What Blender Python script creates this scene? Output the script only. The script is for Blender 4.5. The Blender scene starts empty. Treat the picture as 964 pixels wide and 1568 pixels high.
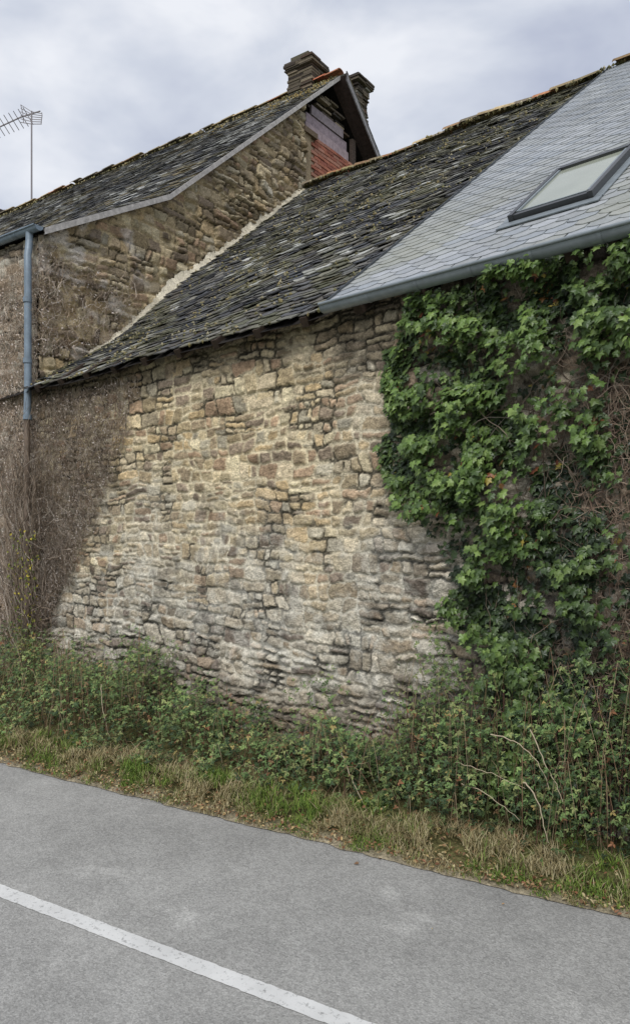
import bpy, math, numpy as np
from mathutils import Vector
rng=np.random.default_rng(11)
sc=bpy.context.scene
def L(r,g,b):
    c=np.array([r,g,b])/255.0
    return np.where(c<=.04045,c/12.92,((c+.055)/1.055)**2.4)
def A(*cols): return np.array([L(*c) for c in cols])
def vnoise(x,y,seed=0):
    T=np.random.RandomState(seed).rand(256,256)
    xi=np.floor(x).astype(int); yi=np.floor(y).astype(int)
    fx=x-xi; fy=y-yi; fx=fx*fx*(3-2*fx); fy=fy*fy*(3-2*fy)
    a=T[xi%256,yi%256]; b=T[(xi+1)%256,yi%256]; c=T[xi%256,(yi+1)%256]; d=T[(xi+1)%256,(yi+1)%256]
    return (a*(1-fx)+b*fx)*(1-fy)+(c*(1-fx)+d*fx)*fy
def fbm(x,y,seed=0,o=4):
    s=0;a=.5;t=0
    for i in range(o):
        s=s+a*vnoise(x*2**i+i*17.3,y*2**i+i*9.1,seed+i); t+=a; a*=.5
    return s/t
def sst(a,b,x):
    t=np.clip((x-a)/(b-a),0,1); return t*t*(3-2*t)
def empty(name):
    e=bpy.data.objects.new(name,None); sc.collection.objects.link(e); return e
def mk(name,V,F,col=None,mat=None,parent=None,smooth=False):
    V=np.asarray(V,dtype=np.float32).reshape(-1,3); F=np.asarray(F,dtype=np.int32)
    me=bpy.data.meshes.new(name); k=F.shape[1]
    me.vertices.add(len(V)); me.vertices.foreach_set('co',V.ravel())
    me.loops.add(F.size); me.loops.foreach_set('vertex_index',F.ravel())
    me.polygons.add(len(F)); me.polygons.foreach_set('loop_start',np.arange(0,F.size,k,dtype=np.int32))
    me.polygons.foreach_set('loop_total',np.full(len(F),k,dtype=np.int32))
    me.polygons.foreach_set('use_smooth',np.full(len(F),smooth,dtype=bool))
    me.update(calc_edges=True)
    if col is not None:
        c=np.ones((len(V),4),dtype=np.float32); c[:,:3]=np.clip(col,0,1)
        at=me.color_attributes.new('Col','FLOAT_COLOR','POINT'); at.data.foreach_set('color',c.ravel())
    if mat: me.materials.append(mat)
    o=bpy.data.objects.new(name,me); sc.collection.objects.link(o)
    if parent: o.parent=parent
    return o
# ---------------- materials
def mat_vc(name,rough=.85,nscale=30,namt=.35,bump=.3,bscale=60,spec=.3,base=None,metal=0,bdist=.01,n2s=None,n2a=.3):
    m=bpy.data.materials.new(name); m.use_nodes=True; nt=m.node_tree; N=nt.nodes; K=nt.links
    p=N['Principled BSDF']; p.inputs['Roughness'].default_value=rough
    p.inputs['Specular IOR Level'].default_value=spec; p.inputs['Metallic'].default_value=metal
    tc=N.new('ShaderNodeTexCoord')
    def nz(s,amt,det=3):
        n=N.new('ShaderNodeTexNoise'); n.inputs['Scale'].default_value=s; n.inputs['Detail'].default_value=det; n.inputs['Roughness'].default_value=.7
        K.new(tc.outputs['Object'],n.inputs['Vector'])
        mr=N.new('ShaderNodeMapRange'); mr.inputs[1].default_value=.3; mr.inputs[2].default_value=.7
        mr.inputs[3].default_value=1-amt; mr.inputs[4].default_value=1+amt
        K.new(n.outputs['Fac'],mr.inputs[0]); return mr.outputs[0]
    if base is None:
        a=N.new('ShaderNodeAttribute'); a.attribute_name='Col'; src=a.outputs['Color']
    else:
        a=N.new('ShaderNodeRGB'); a.outputs[0].default_value=(*base,1); src=a.outputs[0]
    def scl(c,f):
        vm=N.new('ShaderNodeVectorMath'); vm.operation='SCALE'; K.new(c,vm.inputs[0]); K.new(f,vm.inputs['Scale']); return vm.outputs[0]
    last=src
    if namt>0: last=scl(src,nz(nscale,namt))
    if n2s: last=scl(last,nz(n2s,n2a,2))
    K.new(last,p.inputs['Base Color'])
    if bump>0:
        n2=N.new('ShaderNodeTexNoise'); n2.inputs['Scale'].default_value=bscale; n2.inputs['Detail'].default_value=3
        K.new(tc.outputs['Object'],n2.inputs['Vector'])
        b=N.new('ShaderNodeBump'); b.inputs['Strength'].default_value=bump; b.inputs['Distance'].default_value=bdist
        K.new(n2.outputs['Fac'],b.inputs['Height']); K.new(b.outputs[0],p.inputs['Normal'])
    return m
M_stone=mat_vc('rubble_stone',.92,38,.30,.9,60,.15,bdist=.016,n2s=150,n2a=.38)
M_slate=mat_vc('old_slate',.8,22,.4,.5,50,.3,n2s=90,n2a=.3)
M_slate2=mat_vc('new_slate',.55,10,.12,.2,40,.45,n2s=60,n2a=.1)
M_leaf=mat_vc('ivy_leaf',.42,60,.0,.0,40,.4)
M_leaf2=mat_vc('bramble_leaf',.6,60,.0,.0,40,.3)
M_grass=mat_vc('grass_blade',.7,30,.0,.0,40,.2)
M_twig=mat_vc('dry_stem',.9,40,.0,.0,40,.1)
M_zinc=mat_vc('zinc',.45,9,.16,.08,30,.5,base=tuple(L(128,136,140)),metal=.25)
M_pipe=mat_vc('zinc_blue',.5,9,.22,.08,30,.5,base=tuple(L(116,130,142)),metal=.1)
M_iron=mat_vc('rusty_pipe',.8,9,.3,.1,30,.3,base=tuple(L(112,98,86)))
M_wood=mat_vc('grey_wood',.8,14,.3,.3,40,.2)
M_dark=mat_vc('dark_void',.95,8,.3,.2,30,.1,base=(.025,.022,.02))
M_tile=mat_vc('ridge_tile',.85,22,.4,.5,40,.2)
M_brick=mat_vc('brick',.9,40,.3,.5,60,.2)
M_metal=mat_vc('antenna_metal',.5,5,.1,0,10,.5,base=(.2,.18,.19))
M_frame=mat_vc('window_frame',.4,5,.08,0,10,.5,base=(.06,.063,.066),metal=.3)
# ---------------- generic builders
def boxes(name,C,ax,half,col,mat,parent):
    C=np.asarray(C,float).reshape(-1,3); half=np.asarray(half,float).reshape(-1,3); n=len(C)
    ax=np.asarray(ax,float)
    if ax.ndim==2: ax=np.repeat(ax[None],n,0)
    sg=np.array([[-1,-1,-1],[1,-1,-1],[1,1,-1],[-1,1,-1],[-1,-1,1],[1,-1,1],[1,1,1],[-1,1,1]],float)
    loc=sg[None]*half[:,None]
    V=C[:,None]+np.einsum('nki,nij->nkj',loc,ax)
    f=np.array([[0,3,2,1],[4,5,6,7],[0,1,5,4],[1,2,6,5],[2,3,7,6],[3,0,4,7]])
    F=(np.arange(n)[:,None,None]*8+f[None]).reshape(-1,4)
    cc=None if col is None else np.repeat(np.broadcast_to(col,(n,3)),8,0)
    return mk(name,V,F,cc,mat,parent)
def tubes(name,P,rad,col,mat,parent,sides=3,taper=.4,smooth=False):
    P=np.asarray(P,float); n,k=P.shape[:2]
    T=np.gradient(P,axis=1); T/=np.linalg.norm(T,axis=2,keepdims=True)+1e-9
    ref=np.zeros_like(T); ref[...,0]=.31; ref[...,1]=.9; ref[...,2]=.17
    a=np.cross(T,ref); a/=np.linalg.norm(a,axis=2,keepdims=True)+1e-9
    b=np.cross(T,a)
    th=np.arange(sides)/sides*2*np.pi
    r=np.broadcast_to(rad,(n,))[:,None]*np.linspace(1,taper,k)[None]
    V=P[:,:,None]+r[:,:,None,None]*(np.cos(th)[None,None,:,None]*a[:,:,None]+np.sin(th)[None,None,:,None]*b[:,:,None])
    idx=np.arange(n*k*sides).reshape(n,k,sides); j=np.roll(idx,-1,axis=2)
    F=np.stack([idx[:,:-1],j[:,:-1],j[:,1:],idx[:,1:]],-1).reshape(-1,4)
    cc=None if col is None else np.repeat(np.broadcast_to(col,(n,3)),k*sides,0)
    return mk(name,V,F,cc,mat,parent,smooth)
IVY_O=[(0,0),(.2,-.14),(.46,.02),(.36,.24),(.56,.5),(.24,.56),(0,1.0),(-.24,.56),(-.56,.5),(-.36,.24),(-.46,.02),(-.2,-.14)]
def tmpl_fan(o,c=(0,.36),h=.1,edge=-.04):
    V=[(c[0],c[1],h)]+[(x,y,edge*(abs(x)*2)) for x,y in o]
    n=len(o); F=[(0,1+i,1+(i+1)%n) for i in range(n)]
    return np.array(V,float),np.array(F)
T_IVY=tmpl_fan(IVY_O)
T_OVAL=(np.array([(0,0,0),(.27,.28,.1),(.25,.6,.1),(0,1,-.08),(-.25,.6,.1),(-.27,.28,.1),(0,.5,-.03)],float),np.array([(0,1,6),(1,2,6),(2,3,6),(3,4,6),(4,5,6),(5,0,6)]))
def trefoil():
    V=[];F=[];b=0
    for a,s,oy in ((0,1,.1),(1.25,.8,0),(-1.25,.8,0)):
        for (x,y,z) in [(0,0,0),(.26,.3,.05),(.2,.68,.04),(0,1,-.08),(-.2,.68,.04),(-.26,.3,.05)]:
            V.append(((x*math.cos(a)+y*math.sin(a))*s*.62,(-x*math.sin(a)+y*math.cos(a))*s*.62+oy,z*s-abs(a)*.02))
        F+=[(b,b+1,b+2),(b,b+2,b+3),(b,b+3,b+4),(b,b+4,b+5)]; b+=6
    return np.array(V,float),np.array(F)
T_TRE=trefoil()
def leaves(name,P,nrm,tip,size,col,tm,mat,parent):
    n=len(P); nrm=nrm/np.linalg.norm(nrm,axis=1,keepdims=True)
    tip=tip-nrm*np.sum(tip*nrm,1,keepdims=True); tip/=np.linalg.norm(tip,axis=1,keepdims=True)+1e-9
    b=np.cross(tip,nrm); tv,tf=tm
    ax=np.stack([b,tip,nrm],1)
    V=P[:,None]+size[:,None,None]*np.einsum('ki,nij->nkj',tv,ax)
    F=(np.arange(n)[:,None,None]*len(tv)+tf[None]).reshape(-1,3)
    return mk(name,V,F,np.repeat(col,len(tv),0),mat,parent)
def inpoly(x,y,poly):
    r=np.zeros(x.shape,bool); n=len(poly)
    for i in range(n):
        x1,y1=poly[i]; x2,y2=poly[(i+1)%n]
        c=((y1>y)!=(y2>y))&(x<(x2-x1)*(y-y1)/((y2-y1) if y2!=y1 else 1e-9)+x1)
        r^=c
    return r
# ---------------- roughly coursed rubble: bands > blocks > beds > stones, all splits tilted
def hsh(*k):
    h=np.zeros(np.shape(k[0]),dtype=np.uint64)+np.uint64(1469598103)
    for v in k:
        v=(np.asarray(v,dtype=np.int64)+1000003).astype(np.uint64)
        h=(h^v)*np.uint64(2654435761)&np.uint64(0xFFFFFFFF); h=h^(h>>np.uint64(15)); h=h*np.uint64(2246822519)&np.uint64(0xFFFFFFFF); h=h^(h>>np.uint64(13))
    return h.astype(float)/4294967296.0
def masonry(x,y,seed,Hb,Wb):
    g=y/Hb; j=np.floor(g).astype(int); bo=lambda q:q+.5*(hsh(q,q*0+seed)-.5)
    j=np.where(g<bo(j),j-1,j); j=np.where(g>=bo(j+1),j+1,j)
    y0=bo(j)*Hb; y1=bo(j+1)*Hb; ty=(y-y0)/(y1-y0)
    gx=x/Wb+hsh(j,j*0+seed+1)*7; i=np.floor(gx).astype(int)
    bx=lambda q:q+.62*(hsh(q,j,j*0+seed+2)-.5)+.26*(hsh(q,j,j*0+seed+3)-.5)*(ty-.5)
    i=np.where(gx<bx(i),i-1,i); i=np.where(gx>=bx(i+1),i+1,i)
    X0=bx(i);X1_=bx(i+1); tx=(gx-X0)/(X1_-X0); wb=(X1_-X0)*Wb; hb=y1-y0
    r=hsh(i,j,j*0+seed+4); nr=np.clip(np.round(hb/(.05+.085*r)),1,4).astype(int)
    k=np.clip(np.floor(ty*nr),0,nr-1).astype(int)
    def by(q):
        inner=(q>0)&(q<nr)
        return q/nr+np.where(inner,(.5*(hsh(q,i,j,j*0+seed+5)-.5)+.55*(hsh(q,i,j,j*0+seed+6)-.5)*(tx-.5)*2)/nr,0)
    k=np.where(ty<by(k),k-1,k); k=np.clip(np.where(ty>=by(k+1),k+1,k),0,nr-1)
    b0=by(k);b1=by(k+1); hs=(b1-b0)*hb; t2=(ty-b0)/np.maximum(b1-b0,1e-3)
    dh=np.minimum(ty-b0,b1-ty)*hb
    r2=hsh(k,i,j,j*0+seed+7); ns=np.clip(np.round(wb/(.08+.19*r2)),1,5).astype(int)
    m=np.clip(np.floor(tx*ns),0,ns-1).astype(int)
    def bm(q):
        inner=(q>0)&(q<ns)
        return q/ns+np.where(inner,.6*(hsh(q,k,i,j,j*0+seed+8)-.5)/ns+.10*(hsh(q,k,i,j,j*0+seed+9)-.5)*(t2-.5)*2,0)
    m=np.where(tx<bm(m),m-1,m); m=np.clip(np.where(tx>=bm(m+1),m+1,m),0,ns-1)
    m0=bm(m);m1=bm(m+1); dv=np.minimum(tx-m0,m1-tx)*wb
    I=(hsh(m,k,i,j,j*0+seed+10)*524287).astype(int)
    lx=(tx-(m0+m1)/2)*wb; lz=(t2-.5)*hs
    rc=.028; d=rc-np.hypot(np.maximum(rc-dh,0),np.maximum(rc-dv,0)); d=np.where((dh>rc)&(dv>rc),np.minimum(dh,dv),d)
    return d,I,lx,lz
def stone_wall(name,O,U,N,W,z0,H,res,seed,colfn,mask,parent,dep=.03,scale=1.0,relief=None):
    O=np.array(O,float);U=np.array(U,float);N=np.array(N,float)
    s=np.arange(0,W+res*.5,res); z=np.arange(0,H+res*.5,res)
    S,Z=np.meshgrid(s,z,indexing='ij')
    wx=S+.10*(fbm(S/.5,Z/.5,seed,2)-.5)+.055*(fbm(S/.11,Z/.08,seed+5,3)-.5)
    wz=Z+.12*(fbm(S/1.2,Z/1.0,seed+9,2)-.5)+.045*(fbm(S/.25,Z/.25,seed+12,2)-.5)+.036*(fbm(S/.06,Z/.05,seed+15,3)-.5)
    d,I,lx,lz=masonry(wx/scale,wz/scale,seed,.2,.40); d=d*scale
    d=d+.010*(fbm(S/.03,Z/.03,seed+21,2)-.5)
    rs=np.random.RandomState(seed+3); n=524288
    q1,q2,q3,q4,q5,q6=[rs.rand(n)[I] for _ in range(6)]
    pr=relief(S,Z+z0) if relief else 1.0
    wj=.004+.018*fbm(S/.35,Z/.35,seed+31,3)**1.3*(.4+1.2*q6)
    m=sst(wj*.5,wj+.007*scale,d)
    D=m*(dep*(.15+.85*q1)+lx*(q2-.5)*.22+lz*(q3-.5)*.5)*pr
    D=D+.024*(fbm(S/.05,Z/.035,seed+41,4)-.5)*pr+.08*(fbm(S/1.3,Z/1.1,seed+51,2)-.5)
    col=colfn(S,Z+z0,m,d,q4,q5,seed)
    P=O+S[...,None]*U+D[...,None]*N; P[...,2]+=Z+z0
    idx=np.arange(S.size).reshape(S.shape)
    F=np.stack([idx[:-1,:-1],idx[1:,:-1],idx[1:,1:],idx[:-1,1:]],-1).reshape(-1,4)
    if mask is not None:
        k=mask(S+0*Z,Z+z0); kc=(k[:-1,:-1]&k[1:,1:]).ravel(); F=F[kc]
        use=np.unique(F); mp=np.full(S.size,-1); mp[use]=np.arange(len(use)); F=mp[F]
        P=P.reshape(-1,3)[use]; col=col.reshape(-1,3)[use]
    return mk(name,P,F,col.reshape(-1,3),M_stone,parent,True)
WARM=A((204,186,150),(196,172,132),(184,174,150),(168,150,122),(212,198,164),(176,150,122),(196,180,150),(148,132,112),(180,162,128))
GREY=A((180,175,162),(164,158,144),(194,189,176),(148,140,126),(142,126,108),(172,158,138),(186,179,164),(128,118,108),(174,166,150))
DRK=A((138,126,110),(114,104,92),(154,142,124),(100,90,82),(164,150,128),(132,112,98),(144,132,114),(88,82,78),(122,112,102))
def mixw(a,b,w): return a*(1-w[...,None])+b*w[...,None]
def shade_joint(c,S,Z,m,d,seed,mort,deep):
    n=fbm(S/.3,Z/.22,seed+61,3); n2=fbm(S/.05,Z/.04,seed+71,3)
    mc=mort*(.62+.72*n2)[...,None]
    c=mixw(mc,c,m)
    crevice_shade=(1-sst(.001,.009,np.abs(d-.005)))*sst(.44,.64,n+deep*.3)  # crevice shade along stone edges, painted into the vertex colour
    c=c*(1-.6*crevice_shade)[...,None]
    joint_shade=sst(.4,.0,m)*sst(.54,.66,n+deep*.2)  # shade of open joints, likewise darkened in the vertex colour
    return c*(1-.75*joint_shade)[...,None]
def col_main(S,Z,m,d,a,b,seed):
    i=(a*8.99).astype(int)
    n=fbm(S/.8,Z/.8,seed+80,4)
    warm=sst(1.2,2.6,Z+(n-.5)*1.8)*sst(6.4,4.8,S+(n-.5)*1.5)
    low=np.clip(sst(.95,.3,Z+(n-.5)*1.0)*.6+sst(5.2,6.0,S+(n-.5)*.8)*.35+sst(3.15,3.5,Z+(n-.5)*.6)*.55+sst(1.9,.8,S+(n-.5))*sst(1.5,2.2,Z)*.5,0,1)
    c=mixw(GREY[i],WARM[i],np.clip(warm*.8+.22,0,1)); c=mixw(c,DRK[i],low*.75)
    c=c*(.70+.5*b)[...,None]
    fine=fbm(S/.04,Z/.02,seed+90,3); c=c*(.55+.9*fine)[...,None]
    mort=mixw(np.broadcast_to(L(196,190,174),c.shape),np.broadcast_to(L(210,196,164),c.shape),warm)
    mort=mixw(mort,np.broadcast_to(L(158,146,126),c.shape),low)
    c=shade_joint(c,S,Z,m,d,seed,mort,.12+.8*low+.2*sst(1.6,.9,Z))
    li=sst(.5,.68,fbm(S/.14,Z/.11,seed+95,5)*.75+.25*fbm(S/.9,Z/.9,seed+96,2))*sst(2.6,1.5,Z)*(1-low*.4)
    c=mixw(c,np.broadcast_to(L(206,203,190),c.shape),li*.42)
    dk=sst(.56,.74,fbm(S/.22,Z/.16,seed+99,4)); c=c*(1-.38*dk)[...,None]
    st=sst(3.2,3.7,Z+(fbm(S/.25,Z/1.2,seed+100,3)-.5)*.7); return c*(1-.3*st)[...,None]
def col_gable(S,Z,m,d,a,b,seed):
    i=(a*8.99).astype(int); n=fbm(S/.9,Z/.9,seed+80,3)
    w=sst(.25,.6,n+.15)
    up=sst(2.3,4.2,S+(n-.5)*1.5)
    c=mixw(GREY[i],WARM[i],w); c=mixw(c,DRK[i],.12+.45*up*sst(.35,.6,n))
    c=c*(.58+.66*b)[...,None]*(.65+.7*fbm(S/.05,Z/.03,seed+90,3))[...,None]
    mort=np.broadcast_to(L(200,182,146),c.shape)*1.0
    c=shade_joint(c,S,Z,m,d,seed,mort,.18+.5*up)
    li=sst(.52,.66,fbm(S/.3,Z/.25,seed+95,4))*sst(2.4,.8,S)
    return mixw(c,np.broadcast_to(L(220,212,202),c.shape),li*.75)
def col_facade(S,Z,m,d,a,b,seed):
    i=(a*8.99).astype(int)
    c=mixw(GREY[i],DRK[i],.25+0*Z)*(.75+.5*b)[...,None]
    return shade_joint(c,S,Z,m,d,seed,np.broadcast_to(L(168,156,140),c.shape),.1)
# ================= BARN
barn=empty('stone_barn')
X1=12.0
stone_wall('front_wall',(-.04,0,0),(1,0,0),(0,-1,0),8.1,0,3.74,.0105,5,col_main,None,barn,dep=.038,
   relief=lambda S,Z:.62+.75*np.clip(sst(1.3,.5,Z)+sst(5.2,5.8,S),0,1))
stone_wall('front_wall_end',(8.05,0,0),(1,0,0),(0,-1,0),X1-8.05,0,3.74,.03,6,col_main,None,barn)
EZ=3.66; PT=.769; cb=math.cos(math.atan(PT)); sb=math.sin(math.atan(PT)); SL=5.78/cb; RY=5.6
def gz(S,Z): return Z<EZ+PT*(np.minimum(S,11.2-S)+.18)-.04
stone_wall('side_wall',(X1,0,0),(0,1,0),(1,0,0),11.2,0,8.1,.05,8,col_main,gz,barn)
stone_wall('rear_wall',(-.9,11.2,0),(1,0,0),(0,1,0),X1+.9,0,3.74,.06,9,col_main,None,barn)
def rmap(front=True,base=0,old=True):
    def f(u,s):
        y=-.18+s*cb; z=EZ+base+s*sb
        if old:
            sag=.18*np.clip(1-(u+.3)/5.0,0,1)*np.exp(-((y-1.1)/1.0)**2)
            z=z-sag+.07*(fbm(u/1.1+5,s/1.1,77,2)-.5)+np.clip(1-(u+.3)/5.0,0,1)*.12*sst(3,6,y)
        else: z=z+0*u
        if not front: y=11.2-y
        P=np.stack([u+0*s,y+0*u,z],-1)
        N=np.array([0,-sb if front else sb,cb])
        return P,np.broadcast_to(N,P.shape)
    return f
def slates(name,mp,U0,U1,S1,sw,ex,jit,colfn,mat,parent,mask=None,th=.007,lift=.016,seed=1):
    r=np.random.RandomState(seed)
    R,C=np.meshgrid(np.arange(int(S1/ex)+1),np.arange(int((U1-U0)/sw)+2),indexing='ij'); R=R.ravel();C=C.ravel();n=len(R)
    u=U0+(C+.5*(R%2))*sw+r.normal(0,.06*jit,n)*sw; s=R*ex+r.normal(0,.13*jit,n)*ex
    if mask is not None:
        k=mask(u,s); u=u[k];s=s[k];n=len(u)
    w=sw*.5*(.97-.12*jit*r.rand(n))
    j=lambda a:r.normal(0,a*jit,n)
    dr=np.where(r.rand(n)<.04*jit,r.uniform(-.6,.2,n),0)*ex
    cu=np.stack([u-w,u-w*.35,u+w*.35,u+w,u+w,u-w],1)
    lo=s+dr
    cs=np.stack([lo+(.1+j(.14))*ex,lo+j(.1)*ex,lo+j(.1)*ex,lo+(.1+j(.14))*ex,s+2*ex,s+2*ex],1)
    if jit<.5: cs[:,0]+=.22*ex; cs[:,3]+=.22*ex
    cu=np.clip(cu,U0,U1); cs=np.clip(cs,-.07,S1)
    sk=j(.05)*sw
    for q in range(4): cu[:,q]+=sk
    cu=np.clip(cu,U0,U1)
    l=lift*(1+.4*jit*np.abs(r.normal(0,1,n)))
    h=np.stack([l+j(.002),l,l,l+j(.002),.002+0*l,.002+0*l],1)
    P,Nn=mp(cu,cs); top=P+Nn*h[...,None]; bot=P+Nn*(h-th)[...,None]
    V=np.concatenate([top,bot],1)
    f=np.array([[0,1,2,3],[0,3,4,5],[6,7,1,0],[7,8,2,1],[8,9,3,2],[6,0,5,11],[9,10,4,3]])
    F=(np.arange(n)[:,None,None]*12+f).reshape(-1,4)
    col=colfn(u,s,r)
    return mk(name,V,F,np.repeat(col,12,0),mat,parent)
def sheet(name,mp,U0,U1,S1,off,mat,parent,nu=30,ns=30,mask=None):
    U,S=np.meshgrid(np.linspace(U0,U1,nu),np.linspace(-.02,S1,ns),indexing='ij')
    P,N=mp(U,S); P=P+N*off; idx=np.arange(U.size).reshape(U.shape)
    F=np.stack([idx[:-1,:-1],idx[1:,:-1],idx[1:,1:],idx[:-1,1:]],-1).reshape(-1,4)
    return mk(name,P,F,None,mat,parent)
OLD=A((78,78,80),(90,90,90),(66,66,68),(100,98,94),(84,80,74),(110,108,102),(74,76,80))
def col_old(u,s,r):
    n=len(u); c=OLD[r.randint(0,7,n)]*r.uniform(.75,1.2,n)[:,None]
    moss=sst(.44,.64,fbm(u/.4,s/.4,31,4)+r.uniform(-.1,.1,n))*.7
    c=mixw(c,A((108,104,78),(94,94,68),(122,120,102))[r.randint(0,3,n)],moss)
    li=(r.rand(n)<.16*sst(.35,.6,fbm(u/.7,s/.7,41,3))+.015)
    c[li]=A((150,150,142),(174,174,168),(136,134,124))[r.randint(0,3,li.sum())]
    return c*.93
def col_new(u,s,r):
    n=len(u); c=A((150,154,158),(142,147,152),(156,159,162),(146,149,150),(152,155,156))[r.randint(0,5,n)]*(r.uniform(.88,1.08,n)*(.82+.34*fbm(u/.8,s/.8,5,3)))[:,None]
    g=sst(.45,.65,fbm(u/.9+4,s/.9,15,3))*sst(3.0,.3,s)*.6
    return mixw(c,np.broadcast_to(L(140,140,122),c.shape),g)
gm=lambda u,s:(u>-.12-.1219*(s*cb-.18))
XB=4.95
slates('old_slate_roof',rmap(True,0,True),-1.2,XB-.0,SL,.19,.098,1.15,col_old,M_slate,barn,mask=gm,seed=3,th=.009,lift=.018)
sheet('old_roof_deck',rmap(True,0,True),-.9,XB,SL,-.03,M_dark,barn)
slates('new_slate_roof',rmap(True,.05,False),XB,X1+.1,SL,.2,.105,.22,col_new,M_slate2,barn,seed=4,lift=.012)
sheet('new_roof_deck',rmap(True,.05,False),XB,X1+.1,SL,-.02,M_dark,barn)
slates('rear_slate_roof',rmap(False,.02,False),-1.0,X1+.1,SL,.24,.12,.8,col_old,M_slate,barn,seed=5)
sheet('rear_roof_deck',rmap(False,.02,False),-1.0,X1+.1,SL,-.02,M_dark,barn)
boxes('rafter_ends',[(x,-.02,EZ+.07) for x in np.arange(.3,X1,.55)],[[1,0,0],[0,cb,sb],[0,-sb,cb]],[(.035,.2,.04)]*len(np.arange(.3,X1,.55)),L(60,50,42),M_wood,barn)
boxes('new_roof_verge',[(XB-.008,-.18+SL*cb/2,EZ+.045+SL*sb/2)],[[1,0,0],[0,cb,sb],[0,-sb,cb]],[(.006,SL/2,.03)],L(80,84,88),M_wood,barn)
def ridge_tiles(name,P0,P1,seg,r,cols,parent,side,jit=.01,sagf=None,seed=1):
    rs=np.random.RandomState(seed); P0=np.array(P0,float);P1=np.array(P1,float); Ln=np.linalg.norm(P1-P0); d=(P1-P0)/Ln
    n=int(Ln/seg); side=np.array(side,float); V=[];F=[];C=[]; th=np.linspace(-1.25,1.25,9)
    for i in range(n):
        rr=r*rs.uniform(.9,1.12); o=rs.normal(0,jit,3); t0=i*seg; t1=(i+1)*seg+.03
        c=cols[rs.randint(len(cols))]*rs.uniform(.7,1.2)
        for t,k in ((t0,1.06),(t1,.94)):
            for rad in (rr*k,rr*k-.015):
                for a in th:
                    p=P0+d*t+side*math.sin(a)*rad*1.15+np.array([0,0,1])*(math.cos(a)*rad-.05)+o
                    if sagf: p=p+np.array([0,0,sagf(t)])
                    V.append(p); C.append(c*rs.uniform(.75,1.25))
        b=i*36
        for j in range(8):
            F+= [(b+j,b+j+1,b+18+j+1,b+18+j),(b+j,b+9+j,b+9+j+1,b+j+1)]
    return mk(name,V,F,np.array(C),M_tile,parent)
RC=A((146,132,102),(166,146,106),(136,124,106),(154,124,94),(116,108,92),(180,160,124),(166,118,86))
RC2=A((170,124,90),(180,114,82),(156,130,96),(170,138,98))
RZ=EZ+5.78*PT
def bs(t): return .12*max(0,1-t/4.5)+.03+.03*math.sin(t*2.1)
ridge_tiles('old_ridge_tiles',(-.9,RY,RZ-.0),(XB+.1,RY,RZ+.02),.3,.12,RC,barn,(0,1,0),.014,bs,2)
ridge_tiles('new_ridge_tiles',(XB+.1,RY,RZ+.06),(X1+.1,RY,RZ+.06),.33,.12,RC2,barn,(0,1,0),.004,None,3)
def tufts(name,P,col,parent,size=(.02,.05)):
    n=len(P); r=np.random.RandomState(4); Q=np.array([(1,0,0),(-1,0,0),(0,1,0),(0,-1,0),(0,0,1),(0,0,-1)],float)
    V=P[:,None]+r.uniform(*size,n)[:,None,None]*Q*r.uniform(.6,1.3,(n,6,1)); f=np.array([(0,2,4),(2,1,4),(1,3,4),(3,0,4),(2,0,5),(1,2,5),(3,1,5),(0,3,5)])
    return mk(name,V,(np.arange(n)[:,None,None]*6+f).reshape(-1,3),np.repeat(col,6,0),M_stone,parent)
MC=A((146,136,96),(128,124,88),(160,146,108),(112,108,82),(168,160,132))
n=600; x=rng.uniform(-.8,5.2,n); y=rng.normal(0,.11,n); P=np.stack([x,RY+y,RZ+.05+np.array([bs(t+.9) for t in x])-np.abs(y)*.5],-1); tufts('ridge_moss',P,MC[rng.integers(0,5,n)],barn,(.012,.035))
n=3200; x=rng.uniform(-.3,4.9,n); s_=rng.random(n)**1.1*6.9; k=(fbm(x/.35,s_/.35,31,4)>.49)&gm(x-.1,s_); x=x[k];s_=s_[k]; P,_=rmap(True,0,True)(x,s_); P=P+np.array([0,-sb,cb])*.018; tufts('roof_moss',P,MC[rng.integers(0,5,len(x))]*.7,barn,(.010,.028))
def gutter(name,P0,d,Ln,r,side,mat,parent):
    P0=np.array(P0,float);d=np.array(d,float);side=np.array(side,float)
    th=np.linspace(0,math.pi,15); pr=[(-math.cos(a)*r,-math.sin(a)*r) for a in th]
    lip=[(r+.012*math.cos(a)+.004,.012*math.sin(a)) for a in np.linspace(math.pi,-math.pi*.6,8)]
    pr=pr+lip; inn=[(x*.93,y*.93+.004) for x,y in pr[:15]][::-1]; pr=pr+inn; k=len(pr)
    V=[]
    for t in (0,Ln):
        for x,y in pr: V.append(P0+d*t+side*x+np.array([0,0,y]))
    F=[(i,(i+1)%k,k+(i+1)%k,k+i) for i in range(k)]
    mk(name,V,F,None,mat,parent,True)
    V=[];F=[];b=0
    bands=[(t,.011,1.07) for t in np.arange(.45,Ln,.42)]+[(0.0,.004,1.0)]
    for t,w,s in bands:
        for tt in (t-w,t+w):
            for a in th: V.append(P0+d*tt+side*(-math.cos(a)*r*s)+np.array([0,0,-math.sin(a)*r*s+(.012 if a>2.9 and s>1 else 0)]))
        for i in range(14): F.append((b+i,b+i+1,b+15+i+1,b+15+i))
        b+=30
    mk(name+'_brackets',V,F,None,mat,parent,True)
    V=[P0]+[P0+side*(-math.cos(a)*r)+np.array([0,0,-math.sin(a)*r]) for a in th]
    mk(name+'_end_cap',V,[(0,i+1,i+2) for i in range(14)],None,mat,parent)
gutter('eave_gutter',(5.0,-.275,3.66),(1,-.0,0),X1-5.0,.058,(0,-1,0),M_zinc,barn)
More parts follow.
